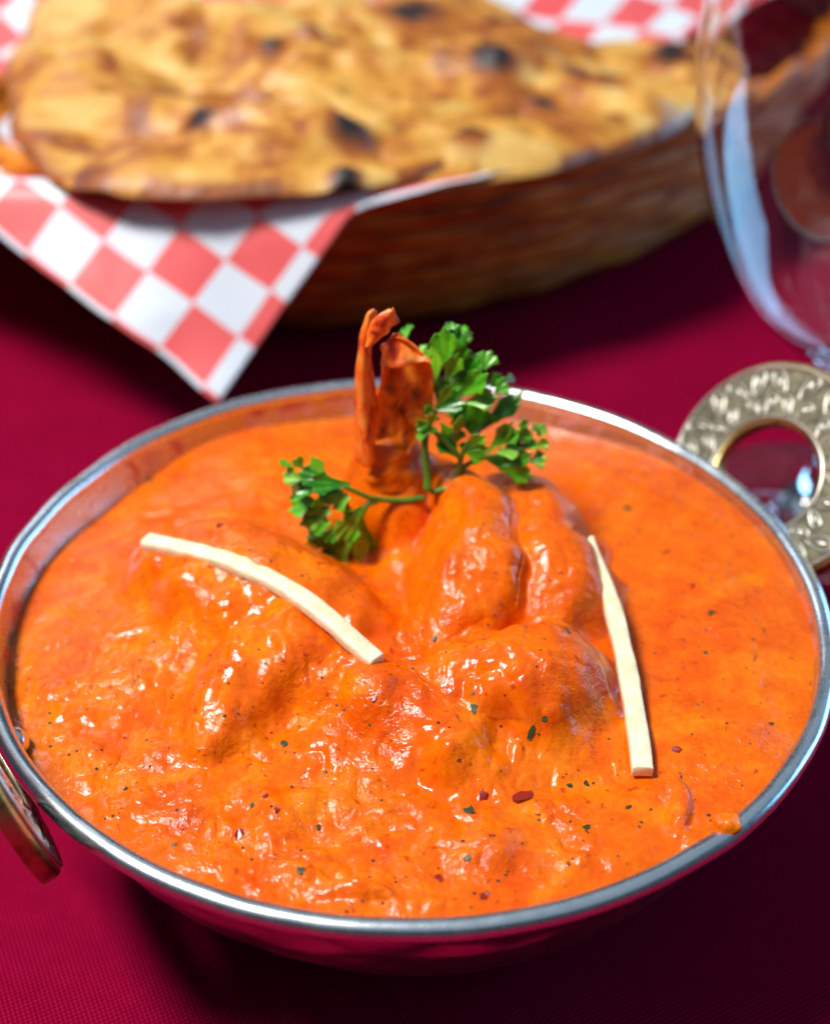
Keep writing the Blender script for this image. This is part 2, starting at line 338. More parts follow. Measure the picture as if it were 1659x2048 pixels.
# ---------------------------------------------------------------- table
def cloth():
    n = 220; s = 1.5
    u = np.linspace(-s, s, n); X, Y = np.meshgrid(u, u)
    # denser around the bowl
    X = X*np.abs(X)/s*.6 + X*.4; Y = Y*np.abs(Y)/s*.6 + Y*.4 + .15
    Z = .0016*fbm(X*7, Y*7, .3, 3, 3) - .0016
    d = (Y - .197 - .05*(X-.1)); Z = Z + .0016*np.exp(-(d/.006)**2)*smooth(.02, .06, X)       # an ironed crease behind the bowl
    keep = smooth(.05, .09, np.hypot(X, Y)); Z = Z*keep - .0004*(1-keep)
    o = npmesh('tablecloth', np.c_[X.ravel(), Y.ravel(), Z.ravel()], gridfaces(n, n), M['cloth'])
    tag(o, 'maroon woven tablecloth under the bowl, glass and basket', None, None, 'structure')
cloth()
# ---------------------------------------------------------------- steel bowl
bowl = tag(empty('balti_bowl', (0, 0, 0)), 'round hammered steel bowl with rolled rim and brass handles', 'bowl')
zz = np.linspace(0, .0515, 40); inner_r = spline(np.c_[BOWL_Z, BOWL_R], 40)
def shell():
    n = 240; prof = spline(np.c_[BOWL_R + .0011, BOWL_Z], 46)
    a = np.arange(n)*2*np.pi/n; V = []
    for r, z in prof:
        # uneven hammer marks
        q = r*78; dent = .00085*np.abs(noise3(np.cos(a)*q + 1.3, np.sin(a)*q, z*90, 13)) + .0003*np.abs(noise3(np.cos(a)*q*2.1, np.sin(a)*q*2.1, z*190, 29))
        dent = dent*smooth(.0005, .006, z)*smooth(.0505, .046, z)
        rr = r - dent + .0002*noise3(np.cos(a)*r*160, np.sin(a)*r*160, z*160, 3)*smooth(.0505, .046, z)
        V.append(np.c_[rr*np.cos(a), rr*np.sin(a), np.full(n, z)])
    V = np.concatenate(V); F = gridfaces(len(prof), n, True)
    b = len(V); V = np.vstack([V, [[0, 0, 0.0002]]]); o = mesh('shell', V, F + [(i, b, (i+1) % n) for i in range(n)][:0], M['hammered'], bowl)
    prof = spline(np.c_[BOWL_R, BOWL_Z], 46)[:, :]; prof[:, 1] = np.maximum(prof[:, 1], .0008)
    V, F = lathe([tuple(p) for p in prof] , n); F = [f[::-1] for f in F]; mesh('inner_wall', V, F, M['inner'], bowl)
    V, F = lathe([(.0001, .0004), (.0315, .0004)], 96); mesh('base', V, F, M['hammered'], bowl)
shell()
RT = .00180
V, F = lathe([(.0782 + RT*1.0*math.cos(t), .0520 + RT*math.sin(t)) for t in np.linspace(0, 2*math.pi, 25)], 256); V = np.array(V); ra = np.arctan2(V[:,1], V[:,0])
V[:,:2] *= (1 + .0022*noise3(np.cos(ra)*7, np.sin(ra)*7, 1., 2))[:,None]; V[:,2] += .00022*noise3(np.cos(ra)*9, np.sin(ra)*9, 4., 6); mesh('rim', V, F, M['steel'], bowl)
def rivet(az, z):
    r = float(np.interp(z, BOWL_Z, BOWL_R)); V, F = lathe([(.0001, .0018), (.0011, .0016), (.0020, .0011), (.0025, .0003), (.0026, -.0006)], 20)
    o = mesh('rivet', V, F, M['steel'], bowl)
    o.matrix_local = Matrix.Translation((r*math.cos(az), r*math.sin(az), z)) @ Matrix.Rotation(az, 4, 'Z') @ Matrix.Rotation(R(-80), 4, 'Y')
rivet(R(-149), .0492); rivet(R(24), .0440)
def handle(az, tilt, label):
    """flat cast ring: outline in (s, t), s along the rim, t outwards along the tilted plate"""
    n = 72; out, inn = [], []
    for i in range(n):
        a = 2*math.pi*i/n
        ca, sa = math.cos(a), math.sin(a)
        so = .0275*math.copysign(abs(ca)**.92, ca); to = .0095 + .0235*sa
        si = .0130*ca; ti = .0078 + .0114*sa
        out.append((so, to)); inn.append((si, ti))
    TH = .0032; V, F = [], []
    prof = [(0, 0, -1), (.0, 0, .62), (.05, 0, 1), (.5, 0, 1.06), (.95, 0, 1), (1, 0, .62), (1, 0, -1)]
    for (so, to), (si, ti) in zip(out, inn):
        for f, _, h in prof: V.append((si+(so-si)*f, ti+(to-ti)*f, h*TH/2))
    m = len(prof)
    for i in range(n):
        k = (i+1) % n
        for j in range(m): F.append((i*m+j, k*m+j, k*m+(j+1) % m, i*m+(j+1) % m))
    o = mesh('handle', V, F, M['brass'], bowl); tag(o, label)
    md = o.modifiers.new('bevel', 'BEVEL'); md.width = .0004; md.segments = 2; md.limit_method = 'ANGLE'
    er, et = Vector((math.cos(az), math.sin(az), 0)), Vector((-math.sin(az), math.cos(az), 0))
    tv = er*math.cos(tilt) + Vector((0, 0, math.sin(tilt))); nv = et.cross(tv)
    if nv.z < 0: nv = -nv
    X = et if nv.dot(et.cross(tv)) > 0 else -et
    mm = Matrix.Identity(4)
    for r_, (a_, b_, c_) in enumerate(zip(X, tv, nv)): mm[r_][0], mm[r_][1], mm[r_][2] = a_, b_, c_
    mm.translation = er*.0815 + Vector((0, 0, .0475)); o.matrix_local = mm
    # recessed ground between raised borders
    V, F = [], []
    for i in range(n):
        (so, to), (si, ti) = out[i], inn[i]
        for f in (.14, .86): V.append((si+(so-si)*f, ti+(to-ti)*f, TH/2*1.06+.00012))
    for i in range(n): k = (i+1) % n; F.append((2*i, 2*i+1, 2*k+1, 2*k))
    own_local(mesh('engraved_ground', V, F, M['recess']), o)
    # raised borders and leaf scrolls
    for f in (.10, .90):
        P = [(inn[i % n][0]+(out[i % n][0]-inn[i % n][0])*f, inn[i % n][1]+(out[i % n][1]-inn[i % n][1])*f, TH/2*1.05+.0002) for i in range(n+1)]
        V, F = tube(P, [.00042]*len(P), 120, 8, caps=False); own_local(mesh('border', V, F, M['raised']), o)
    L = []
    for k in range(22):
        L.append((k/22*2*math.pi + .1, .66, .0030, .5 if k % 2 else -.35)); L.append((k/22*2*math.pi + .24, .30, .0021, -.5 if k % 2 else .4))
    for a, f, ln, tw in L:
        i = int(a/(2*math.pi)*n) % n; (so, to), (si, ti) = out[i], inn[i]; k = (i+1) % n
        c = Vector((si+(so-si)*f, ti+(to-ti)*f)); d = Vector((so-si, to-ti)).normalized(); wd = (Vector((so-si, to-ti)).length)
        ca, sa = math.cos(tw), math.sin(tw); d = Vector((d.x*ca-d.y*sa, d.x*sa+d.y*ca)); e = Vector((-d.y, d.x)); ln = min(ln, wd*.34)
        P = []
        for q in range(13):
            t = 2*math.pi*q/12; g = c + d*(ln*math.cos(t)) + e*(ln*.46*math.sin(t)*(1+.35*math.cos(t))); P.append((g.x, g.y, TH/2*1.06+.0003))
        V, F = tube(P, [.00027]*13, 36, 6, caps=False); own_local(mesh('raised_leaf', V, F, M['raised']), o)
        P = [tuple(c - d*ln*.6) + (TH/2*1.06+.0003,), tuple(c) + (TH/2*1.06+.0004,), tuple(c + d*ln*.6) + (TH/2*1.06+.0003,)]
        V, F = tube(P, [.0002, .0005, .0002], 12, 6); own_local(mesh('raised_vein', V, F, M['raised']), o)
    return o
def own_local(ch, parent): ch.parent = parent; return ch
handle(R(26.5), R(52), 'engraved brass ring handle at the far right of the bowl')
handle(R(-146.5), R(76), 'worn brass handle at the near left of the bowl')
# ---------------------------------------------------------------- curry
def curry():
    n = 640; u = np.linspace(-1, 1, n); U, W = np.meshgrid(u, u)
    X = U*np.sqrt(1-W*W/2); Y = W*np.sqrt(1-U*U/2)
    az = np.degrees(np.arctan2(Y, X)); ez = edge_z(az) + .0010*noise3(np.cos(np.radians(az))*9, np.sin(np.radians(az))*9, 4., 8)
    er = np.interp(np.minimum(ez, .0512), BOWL_Z, BOWL_R) + .0005 + .0008*smooth(.0512, .0522, ez)
    X, Y = X*er, Y*er
    Z = relief(X, Y)
    full = Z.copy()
    for k in COATED: D[k] = lobe_dist(X, Y, k); Z = Z - .0006*(1-smooth(.76, .86, D[k]))
    o = npmesh('prawn_curry', np.c_[X.ravel(), Y.ravel(), Z.ravel()], gridfaces(n, n), M['sauce'])
    SKIN.update(X=X, Y=Y, Z=full)
    return tag(o, 'thick glossy orange curry sauce filling the steel bowl', 'curry')
D, SKIN, COATED = {}, {}, ('curled', 'right', 'front')
sauce = curry()
def flake(name, m, P, w, h, rot, thick=.0004):
    """irregular little chip lying on the sauce"""
    k = random.randint(8, 10); V = []
    e = 4e-4; x, y = P[0], P[1]
    nx = float(relief(x-.001, y, False) - relief(x+.001, y, False))/.002; ny = float(relief(x, y-.001, False) - relief(x, y+.001, False))/.002
    N = Vector((nx, ny, 1)).normalized(); T = Vector((1, 0, -nx)).normalized(); T = (T - N*T.dot(N)).normalized(); B = N.cross(T)
    z = float(relief(x, y)); rad = [random.uniform(.55, 1.15) for _ in range(k)]; T, B = T*math.cos(rot*.4) + B*math.sin(rot*.4), B*math.cos(rot*.4) - T*math.sin(rot*.4)
    for lay in (0, 1):
        for i in range(k):
            a = 2*math.pi*i/k; q = .46*rad[i]*(1 if lay == 0 else .84)
            p = T*(w*q*math.cos(a)) + B*(h*q*math.sin(a)) + N*((-.0006 if lay == 0 else thick*random.uniform(.1, .9)))
            V.append((x+p.x, y+p.y, z+p.z))
    F = [tuple(range(k, 2*k))] + [(i, (i+1) % k, k+(i+1) % k, k+i) for i in range(k)]
    return mesh(name, V, F, m, sauce, False)
for P, w_, h_, r_ in [((0.01139,-0.03830,0.05765),0.00183,0.00291,0.42),((0.01049,-0.05481,0.05110),0.00286,0.00258,1.82),((0.02299,-0.04023,0.05727),0.00149,0.00165,2.76),((0.02890,-0.05748,0.05075),0.00267,0.00157,1.67),((0.02707,-0.04832,0.05030),0.00163,0.00143,2.08),((0.02983,-0.04777,0.05013),0.00114,0.00204,2.51),((-0.02014,-0.04020,0.05045),0.00185,0.00189,2.19),((-0.04797,-0.02564,0.05042),0.00142,0.00377,2.56),((0.02796,-0.02270,0.06140),0.00157,0.00239,0.69),((0.00509,-0.01955,0.05645),0.00178,0.00134,2.82),((0.05765,-0.00486,0.05135),0.00247,0.00214,1.56),((0.04606,0.02943,0.05120),0.00211,0.00238,2.84),((0.01010,-0.06435,0.05130),0.00183,0.00133,2.17),((-0.01301,-0.05748,0.04972),0.00158,0.00138,2.28),((0.02090,-0.04138,0.05527),0.00413,0.00124,2.95),((-0.01529,-0.06740,0.05138),0.00196,0.00188,0.33),((-0.02403,-0.05366,0.05038),0.00128,0.00120,2.70),((0.05475,-0.01566,0.05065),0.00128,0.00138,0.91),((-0.04495,-0.05018,0.04990),0.00113,0.00101,2.55),((-0.03525,-0.06167,0.04988),0.00093,0.00097,0.69),((0.03596,-0.05312,0.05075),0.00160,0.00100,1.45),((0.06282,-0.03396,0.05085),0.00120,0.00107,0.43),((-0.02910,-0.00486,0.06442),0.00129,0.00092,2.50),((-0.05834,0.04554,0.04540),0.00269,0.00168,0.91)]: flake('herb_fleck', M['herb'], P, w_, h_, r_, .00025)
for P, w_, h_, r_ in [((0.01920,-0.05120,0.05080),0.00564,0.00382,1.47),((0.01275,-0.05144,0.05090),0.00354,0.00302,2.47),((-0.00525,-0.03729,0.05835),0.00233,0.00166,1.15),((-0.02553,-0.05946,0.04972),0.00360,0.00293,2.74),((0.00570,-0.06691,0.04958),0.00228,0.00247,1.58),((0.01241,-0.07018,0.04977),0.00299,0.00206,2.92),((0.04538,-0.04117,0.05155),0.00200,0.00355,2.39),((0.05555,0.00347,0.05108),0.00234,0.00171,3.08),((-0.02203,-0.05249,0.05122),0.00240,0.00140,2.21),((0.02521,-0.07078,0.04995),0.00194,0.00130,0.97),((0.03151,0.00354,0.06407),0.00379,0.00142,1.64),((-0.03609,0.00533,0.06257),0.00325,0.00167,2.92),((-0.01993,-0.05581,0.05172),0.00173,0.00158,2.87),((0.05184,0.01452,0.05082),0.00303,0.00126,0.78)]: flake('chili_flake', M['chili'], P, w_*.8, h_*.8, r_, .0004)
def specks():
    V, F = [], []
    for _ in range(560):
        a = random.uniform(0, 2*math.pi); q = .074*math.sqrt(random.random()); x, y = q*math.cos(a), q*math.sin(a); s = random.uniform(.00010, .00032)
        z = float(relief(x, y)); b = len(V); t = random.uniform(0, 3)
        for j in range(4): V.append((x+s*math.cos(t+j*1.57)*(1.6 if j % 2 else 1), y+s*math.sin(t+j*1.57)*1.2, z+.00004))
        V.append((x, y, z+.00022)); F += [(b+j, b+(j+1) % 4, b+4) for j in range(4)]
    tag(mesh('ground_pepper', V, F, M['pepper'], sauce, False), 'scattered specks of ground pepper', None, None, 'stuff')
specks()
V, F = tube([(.0485,-.0588,.0525), (.0500,-.0592,.0535), (.0520,-.0580,.0533)], [.0014, .0020, .0012], 30, 20, .0007, 500, 5); mesh('sauce_drip', V, F, M['sauce'], sauce)
# prawns and coated lumps
pr = tag(empty('prawn', (0, 0, 0)), 'curled prawn coated in sauce with its tail standing upright', 'prawn', 'prawns in the curry')
def lobe_mesh(name, key, parent=None):
    """one piece of prawn: its upper skin is the coat of sauce it wears, closed underneath"""
    X, Y, Z = SKIN['X'], SKIN['Y'], SKIN['Z']; n = X.shape[0]; d = D[key]
    keep = d < .92
    for k in COATED:
        if k != key: keep &= (d <= D[k])
    fm = keep[:-1,:-1] & keep[1:,:-1] & keep[:-1,1:] & keep[1:,1:]
    jj, ii = np.nonzero(fm); q = np.stack([jj*n+ii, jj*n+ii+1, (jj+1)*n+ii+1, (jj+1)*n+ii], 1)
    used, inv = np.unique(q, return_inverse=True); q = inv.reshape(-1, 4); m = len(used)
    dd = d.ravel()[used]; top = np.c_[X.ravel()[used], Y.ravel()[used], Z.ravel()[used] + .00003]
    bot = top - np.c_[np.zeros(m), np.zeros(m), .0004 + .0075*(1-np.clip(dd, 0, .92)/.92)**.6]
    e = {}
    for f in q:
        for a, b in zip(f, np.roll(f, -1)): e[(a, b)] = 1
    side = [(b, a, a+m, b+m) for (a, b) in e if (b, a) not in e]
    return npmesh(name, np.vstack([top, bot]), np.vstack([q, q[:, ::-1]+m, np.array(side)]), M['sauce'], parent)
lobe_mesh('body', 'curled', pr)
V, F = tube([(-.0045,.0212,.0760), (-.0048,.0208,.0715), (-.0040,.0205,.0660), (-.0025,.0200,.0600)], [.0040, .0058, .0074, .0080], 60, 48, .0011, 190, 3); mesh('tail_base', V, F, M['sauce'], pr)
p2 = lobe_mesh('prawn', 'right'); tag(p2, 'sauce coated prawn curled behind the top of the right ginger strip', 'prawn', 'prawns in the curry')
p3 = lobe_mesh('prawn', 'front'); tag(p3, 'sauce coated lump of prawn in front of the upright tail', 'prawn', 'prawns in the curry')
def sheet(name, G, m, parent, thick, levels=2, rough=.0, rag=.0):
    G = np.array(G); nv, nu = G.shape[:2]; V = G.reshape(-1, 3)
    if rough: V = V + rough*np.stack([fbm(V[:,0]*500, V[:,1]*500, V[:,2]*500, 7+k) for k in range(3)], 1)
    V = V.reshape(nv, nu, 3)
    if rag:
        for j in (nv-1,): V[j] = V[j] + rag*np.array([(0, 0, random.uniform(-1, .6)) for _ in range(nu)])
        for i in (0, nu-1): V[:, i] = V[:, i] + rag*.5*np.array([(random.uniform(-1, 1), 0, 0) for _ in range(nv)])
    V = V.reshape(-1, 3)
    o = mesh(name, V, gridfaces(nv, nu), m, parent)
    jj, ii = np.meshgrid(np.linspace(0, 1, nv), np.linspace(0, 1, nu), indexing='ij'); at = o.data.attributes.new('edge', 'FLOAT', 'POINT')
    at.data.foreach_set('value', np.maximum(np.abs(ii*2-1)**2.5, smooth(.78, 1.0, jj)).ravel().astype(np.float32))
    s = o.modifiers.new('thick', 'SOLIDIFY'); s.thickness = thick; s.offset = 0
    s = o.modifiers.new('sub', 'SUBSURF'); s.levels = levels; s.render_levels = levels; return o
sheet('tail_fin', [[(-0.00911,0.01500,0.07001),(-0.00852,0.01356,0.07116),(-0.00797,0.01279,0.07186),(-0.00747,0.01311,0.07184),(-0.00700,0.01452,0.07111),(-0.00656,0.01660,0.06994)],[(-0.00968,0.01517,0.07374),(-0.00900,0.01380,0.07483),(-0.00837,0.01307,0.07550),(-0.00778,0.01339,0.07551),(-0.00723,0.01476,0.07485),(-0.00670,0.01677,0.07378)],[(-0.01023,0.01533,0.07740),(-0.00947,0.01404,0.07844),(-0.00876,0.01336,0.07909),(-0.00809,0.01368,0.07911),(-0.00746,0.01500,0.07852),(-0.00684,0.01693,0.07755)],[(-0.01040,0.01550,0.08122),(-0.00963,0.01428,0.08223),(-0.00891,0.01364,0.08288),(-0.00823,0.01396,0.08295),(-0.00759,0.01524,0.08244),(-0.00696,0.01710,0.08159)],[(-0.01032,0.01567,0.08513),(-0.00959,0.01452,0.08612),(-0.00891,0.01393,0.08677),(-0.00826,0.01425,0.08690),(-0.00766,0.01548,0.08649),(-0.00707,0.01727,0.08577)],[(-0.01020,0.01583,0.08885),(-0.00952,0.01476,0.08978),(-0.00888,0.01421,0.09041),(-0.00828,0.01453,0.09055),(-0.00772,0.01572,0.09020),(-0.00717,0.01743,0.08956)],[(-0.00994,0.01600,0.09203),(-0.00934,0.01500,0.09277),(-0.00877,0.01450,0.09322),(-0.00824,0.01482,0.09322),(-0.00774,0.01596,0.09277),(-0.00726,0.01760,0.09204)],[(-0.00968,0.01617,0.09518),(-0.00916,0.01524,0.09571),(-0.00866,0.01479,0.09599),(-0.00820,0.01511,0.09586),(-0.00777,0.01620,0.09530),(-0.00735,0.01777,0.09450)],[(-0.00926,0.01633,0.09728),(-0.00885,0.01548,0.09768),(-0.00847,0.01507,0.09785),(-0.00813,0.01539,0.09763),(-0.00781,0.01644,0.09703),(-0.00751,0.01793,0.09619)],[(-0.00879,0.01650,0.09911),(-0.00852,0.01572,0.09940),(-0.00827,0.01536,0.09947),(-0.00805,0.01568,0.09919),(-0.00785,0.01668,0.09855),(-0.00767,0.01810,0.09769)],[(-0.00831,0.01667,0.10070),(-0.00811,0.01596,0.10091),(-0.00794,0.01564,0.10093),(-0.00779,0.01596,0.10062),(-0.00766,0.01692,0.09999),(-0.00755,0.01827,0.09915)],[(-0.00779,0.01683,0.10193),(-0.00759,0.01620,0.10214),(-0.00741,0.01593,0.10217),(-0.00725,0.01625,0.10189),(-0.00711,0.01716,0.10132),(-0.00699,0.01843,0.10057)],[(-0.00727,0.01700,0.10315),(-0.00707,0.01644,0.10336),(-0.00689,0.01621,0.10339),(-0.00672,0.01653,0.10316),(-0.00657,0.01740,0.10265),(-0.00643,0.01860,0.10197)]], M['tail'], pr, .0008, 2, .0006, .0009)
sheet('tail_fin', [[(-0.00855,0.01420,0.09608),(-0.00823,0.01349,0.09663),(-0.00792,0.01306,0.09703),(-0.00763,0.01306,0.09720),(-0.00736,0.01349,0.09713),(-0.00710,0.01420,0.09692)],[(-0.00844,0.01433,0.09782),(-0.00795,0.01365,0.09817),(-0.00747,0.01324,0.09837),(-0.00700,0.01327,0.09834),(-0.00656,0.01374,0.09808),(-0.00612,0.01448,0.09768)],[(-0.00833,0.01445,0.09954),(-0.00767,0.01380,0.09969),(-0.00702,0.01343,0.09970),(-0.00638,0.01349,0.09948),(-0.00576,0.01398,0.09903),(-0.00514,0.01475,0.09844)],[(-0.00773,0.01458,0.10057),(-0.00705,0.01396,0.10065),(-0.00638,0.01361,0.10060),(-0.00573,0.01370,0.10031),(-0.00508,0.01423,0.09980),(-0.00444,0.01503,0.09915)],[(-0.00714,0.01470,0.10160),(-0.00643,0.01411,0.10161),(-0.00575,0.01380,0.10149),(-0.00507,0.01392,0.10114),(-0.00441,0.01447,0.10057),(-0.00374,0.01530,0.09985)],[(-0.00626,0.01483,0.10253),(-0.00561,0.01427,0.10247),(-0.00498,0.01398,0.10228),(-0.00436,0.01413,0.10187),(-0.00375,0.01472,0.10123),(-0.00313,0.01558,0.10046)],[(-0.00538,0.01495,0.10345),(-0.00479,0.01442,0.10333),(-0.00422,0.01417,0.10308),(-0.00365,0.01435,0.10260),(-0.00309,0.01496,0.10190),(-0.00253,0.01585,0.10106)],[(-0.00466,0.01508,0.10407),(-0.00427,0.01458,0.10403),(-0.00390,0.01435,0.10386),(-0.00353,0.01456,0.10346),(-0.00317,0.01521,0.10285),(-0.00281,0.01613,0.10210)],[(-0.00393,0.01520,0.10469),(-0.00375,0.01473,0.10473),(-0.00358,0.01454,0.10464),(-0.00341,0.01478,0.10432),(-0.00325,0.01545,0.10379),(-0.00310,0.01640,0.10313)]], M['tail'], pr, .0005, 2, .0003, .0012)
sheet('tail_shell', [[(-0.00687,0.01750,0.06931),(-0.00606,0.01791,0.06935),(-0.00523,0.01824,0.06944),(-0.00441,0.01841,0.06964),(-0.00358,0.01837,0.06997),(-0.00274,0.01811,0.07045),(-0.00191,0.01764,0.07106),(-0.00108,0.01701,0.07177),(-0.00025,0.01630,0.07253)],[(-0.00695,0.01758,0.07230),(-0.00603,0.01808,0.07208),(-0.00511,0.01848,0.07193),(-0.00417,0.01870,0.07189),(-0.00323,0.01868,0.07200),(-0.00229,0.01840,0.07229),(-0.00135,0.01788,0.07272),(-0.00041,0.01718,0.07327),(0.00053,0.01638,0.07388)],[(-0.00703,0.01767,0.07525),(-0.00601,0.01825,0.07478),(-0.00498,0.01873,0.07438),(-0.00394,0.01900,0.07412),(-0.00289,0.01899,0.07402),(-0.00184,0.01870,0.07411),(-0.00079,0.01813,0.07437),(0.00026,0.01735,0.07476),(0.00130,0.01647,0.07522)],[(-0.00698,0.01775,0.07804),(-0.00588,0.01842,0.07741),(-0.00476,0.01897,0.07686),(-0.00362,0.01929,0.07644),(-0.00248,0.01930,0.07622),(-0.00134,0.01899,0.07619),(-0.00019,0.01837,0.07636),(0.00095,0.01752,0.07667),(0.00209,0.01655,0.07705)],[(-0.00687,0.01783,0.08073),(-0.00568,0.01859,0.07999),(-0.00447,0.01922,0.07933),(-0.00326,0.01958,0.07883),(-0.00203,0.01961,0.07852),(-0.00080,0.01928,0.07844),(0.00043,0.01862,0.07856),(0.00166,0.01769,0.07884),(0.00287,0.01663,0.07921)],[(-0.00674,0.01792,0.08330),(-0.00548,0.01876,0.08247),(-0.00420,0.01946,0.08174),(-0.00291,0.01988,0.08117),(-0.00161,0.01992,0.08082),(-0.00030,0.01958,0.08070),(0.00100,0.01886,0.08080),(0.00230,0.01786,0.08108),(0.00359,0.01672,0.08144)],[(-0.00658,0.01800,0.08547),(-0.00529,0.01893,0.08467),(-0.00398,0.01970,0.08396),(-0.00265,0.02017,0.08343),(-0.00131,0.02024,0.08312),(0.00003,0.01987,0.08307),(0.00137,0.01910,0.08326),(0.00270,0.01803,0.08363),(0.00402,0.01680,0.08409)],[(-0.00643,0.01808,0.08762),(-0.00510,0.01911,0.08684),(-0.00375,0.01995,0.08616),(-0.00239,0.02046,0.08566),(-0.00101,0.02055,0.08541),(0.00037,0.02016,0.08543),(0.00174,0.01935,0.08569),(0.00310,0.01821,0.08615),(0.00445,0.01688,0.08671)],[(-0.00630,0.01817,0.08940),(-0.00501,0.01928,0.08862),(-0.00370,0.02019,0.08794),(-0.00237,0.02076,0.08746),(-0.00103,0.02086,0.08724),(0.00032,0.02046,0.08731),(0.00166,0.01959,0.08763),(0.00299,0.01838,0.08815),(0.00430,0.01697,0.08879)],[(-0.00618,0.01825,0.09109),(-0.00494,0.01945,0.09030),(-0.00368,0.02044,0.08962),(-0.00241,0.02105,0.08915),(-0.00112,0.02117,0.08896),(0.00018,0.02075,0.08906),(0.00146,0.01984,0.08944),(0.00274,0.01855,0.09003),(0.00400,0.01705,0.09073)],[(-0.00588,0.01833,0.09269),(-0.00484,0.01962,0.09193),(-0.00377,0.02068,0.09128),(-0.00269,0.02134,0.09085),(-0.00159,0.02148,0.09071),(-0.00048,0.02104,0.09088),(0.00062,0.02008,0.09134),(0.00171,0.01872,0.09201),(0.00278,0.01713,0.09281)],[(-0.00532,0.01842,0.09418),(-0.00467,0.01979,0.09348),(-0.00400,0.02093,0.09291),(-0.00332,0.02164,0.09256),(-0.00262,0.02179,0.09251),(-0.00192,0.02134,0.09279),(-0.00121,0.02033,0.09337),(-0.00050,0.01889,0.09417),(0.00020,0.01722,0.09510)],[(-0.00477,0.01850,0.09567),(-0.00451,0.01996,0.09503),(-0.00424,0.02117,0.09452),(-0.00395,0.02193,0.09426),(-0.00365,0.02210,0.09431),(-0.00334,0.02163,0.09469),(-0.00302,0.02057,0.09538),(-0.00269,0.01906,0.09631),(-0.00236,0.01730,0.09737)]], M['tail_inner'], pr, .0006, 2, .0009, .0012)
sheet('tail_fin', [[(-0.00609,0.01500,0.09205),(-0.00489,0.01600,0.09162),(-0.00367,0.01632,0.09157),(-0.00243,0.01597,0.09189),(-0.00119,0.01561,0.09221),(0.00003,0.01574,0.09227),(0.00126,0.01612,0.09219),(0.00249,0.01606,0.09235),(0.00371,0.01525,0.09293)],[(-0.00584,0.01570,0.09352),(-0.00468,0.01670,0.09289),(-0.00350,0.01702,0.09264),(-0.00230,0.01667,0.09276),(-0.00110,0.01631,0.09287),(0.00009,0.01644,0.09273),(0.00128,0.01682,0.09244),(0.00247,0.01676,0.09240),(0.00366,0.01595,0.09277)],[(-0.00538,0.01640,0.09482),(-0.00434,0.01740,0.09406),(-0.00328,0.01772,0.09367),(-0.00220,0.01737,0.09364),(-0.00113,0.01701,0.09361),(-0.00006,0.01714,0.09333),(0.00101,0.01752,0.09290),(0.00209,0.01746,0.09271),(0.00316,0.01665,0.09294)],[(-0.00452,0.01710,0.09580),(-0.00376,0.01810,0.09502),(-0.00298,0.01842,0.09462),(-0.00218,0.01807,0.09456),(-0.00139,0.01771,0.09451),(-0.00061,0.01784,0.09421),(0.00018,0.01822,0.09376),(0.00097,0.01816,0.09355),(0.00176,0.01735,0.09375)],[(-0.00368,0.01780,0.09648),(-0.00326,0.01880,0.09580),(-0.00282,0.01912,0.09548),(-0.00236,0.01877,0.09551),(-0.00191,0.01841,0.09555),(-0.00146,0.01854,0.09533),(-0.00102,0.01892,0.09498),(-0.00057,0.01886,0.09486),(-0.00011,0.01805,0.09514)],[(-0.00286,0.01850,0.09702),(-0.00280,0.01950,0.09649),(-0.00273,0.01982,0.09631),(-0.00264,0.01947,0.09648),(-0.00255,0.01911,0.09666),(-0.00247,0.01924,0.09658),(-0.00240,0.01962,0.09637),(-0.00232,0.01956,0.09639),(-0.00222,0.01875,0.09680)]], M['tail'], pr, .0004, 2, .0006, .0018)
# ---------------------------------------------------------------- ginger
def ginger(P, w0, label, taper):
    n = 44; S = spline(np.array(P), n); T = np.gradient(S, axis=0); T /= np.linalg.norm(T, axis=1)[:,None]
    V = []
    zs = S[:,2]
    for k in range(n):
        B = np.cross(T[k], (0, 0, 1)); B /= np.linalg.norm(B); t = k/(n-1)
        ww = w0*taper(t)*(1 + .06*float(noise3(np.array(k*.45), 0., 0., 5))); c = np.array([S[k,0], S[k,1], zs[k] + .0001])
        for s_, h_ in ((-1, -.0010), (-1, .0008), (-.72, .00115), (.72, .00120), (1, .00075), (1, -.0010)):
            V.append(c + B*s_*ww/2 + np.array([0, 0, h_ + .00022*float(noise3(np.array(k*.8), s_*3, 2.))]))
    m_ = 6; F = gridfaces(n, m_, True) + [tuple(range(m_))[::-1], tuple(range((n-1)*m_, n*m_))]
    o = mesh('ginger_strip', V, F, M['ginger']); tag(o, label, 'ginger', 'ginger strips on the curry')
    b = o.modifiers.new('bevel', 'BEVEL'); b.width = .0004; b.segments = 2; b.limit_method = 'ANGLE'; b.angle_limit = R(40)
ginger([(-0.05039,0.00412,0.05925),(-0.04462,0.00070,0.06061),(-0.03874,-0.00310,0.06208),(-0.03267,-0.00659,0.06278),(-0.02675,-0.01038,0.06297),(-0.02142,-0.01435,0.06279),(-0.01621,-0.01862,0.06215),(-0.01158,-0.02290,0.06107),(-0.00841,-0.02579,0.05986),(-0.00485,-0.02917,0.05917)], .0035, 'pale curved ginger strip on the left mound of curry', lambda t: 1.0 + .05*math.sin(3*t))
ginger([(0.03463,0.00380,0.06135),(0.03539,0.00058,0.05987),(0.03658,-0.00320,0.05805),(0.03764,-0.00936,0.05647),(0.03846,-0.01761,0.05513),(0.03891,-0.02435,0.05403),(0.03906,-0.03227,0.05317),(0.03907,-0.03998,0.05254),(0.03885,-0.04698,0.05219)], .0034, 'pale straight ginger strip sunk in the right side of the curry', lambda t: min(1.0, .40 + t*1.3)*(.90+.15*t))
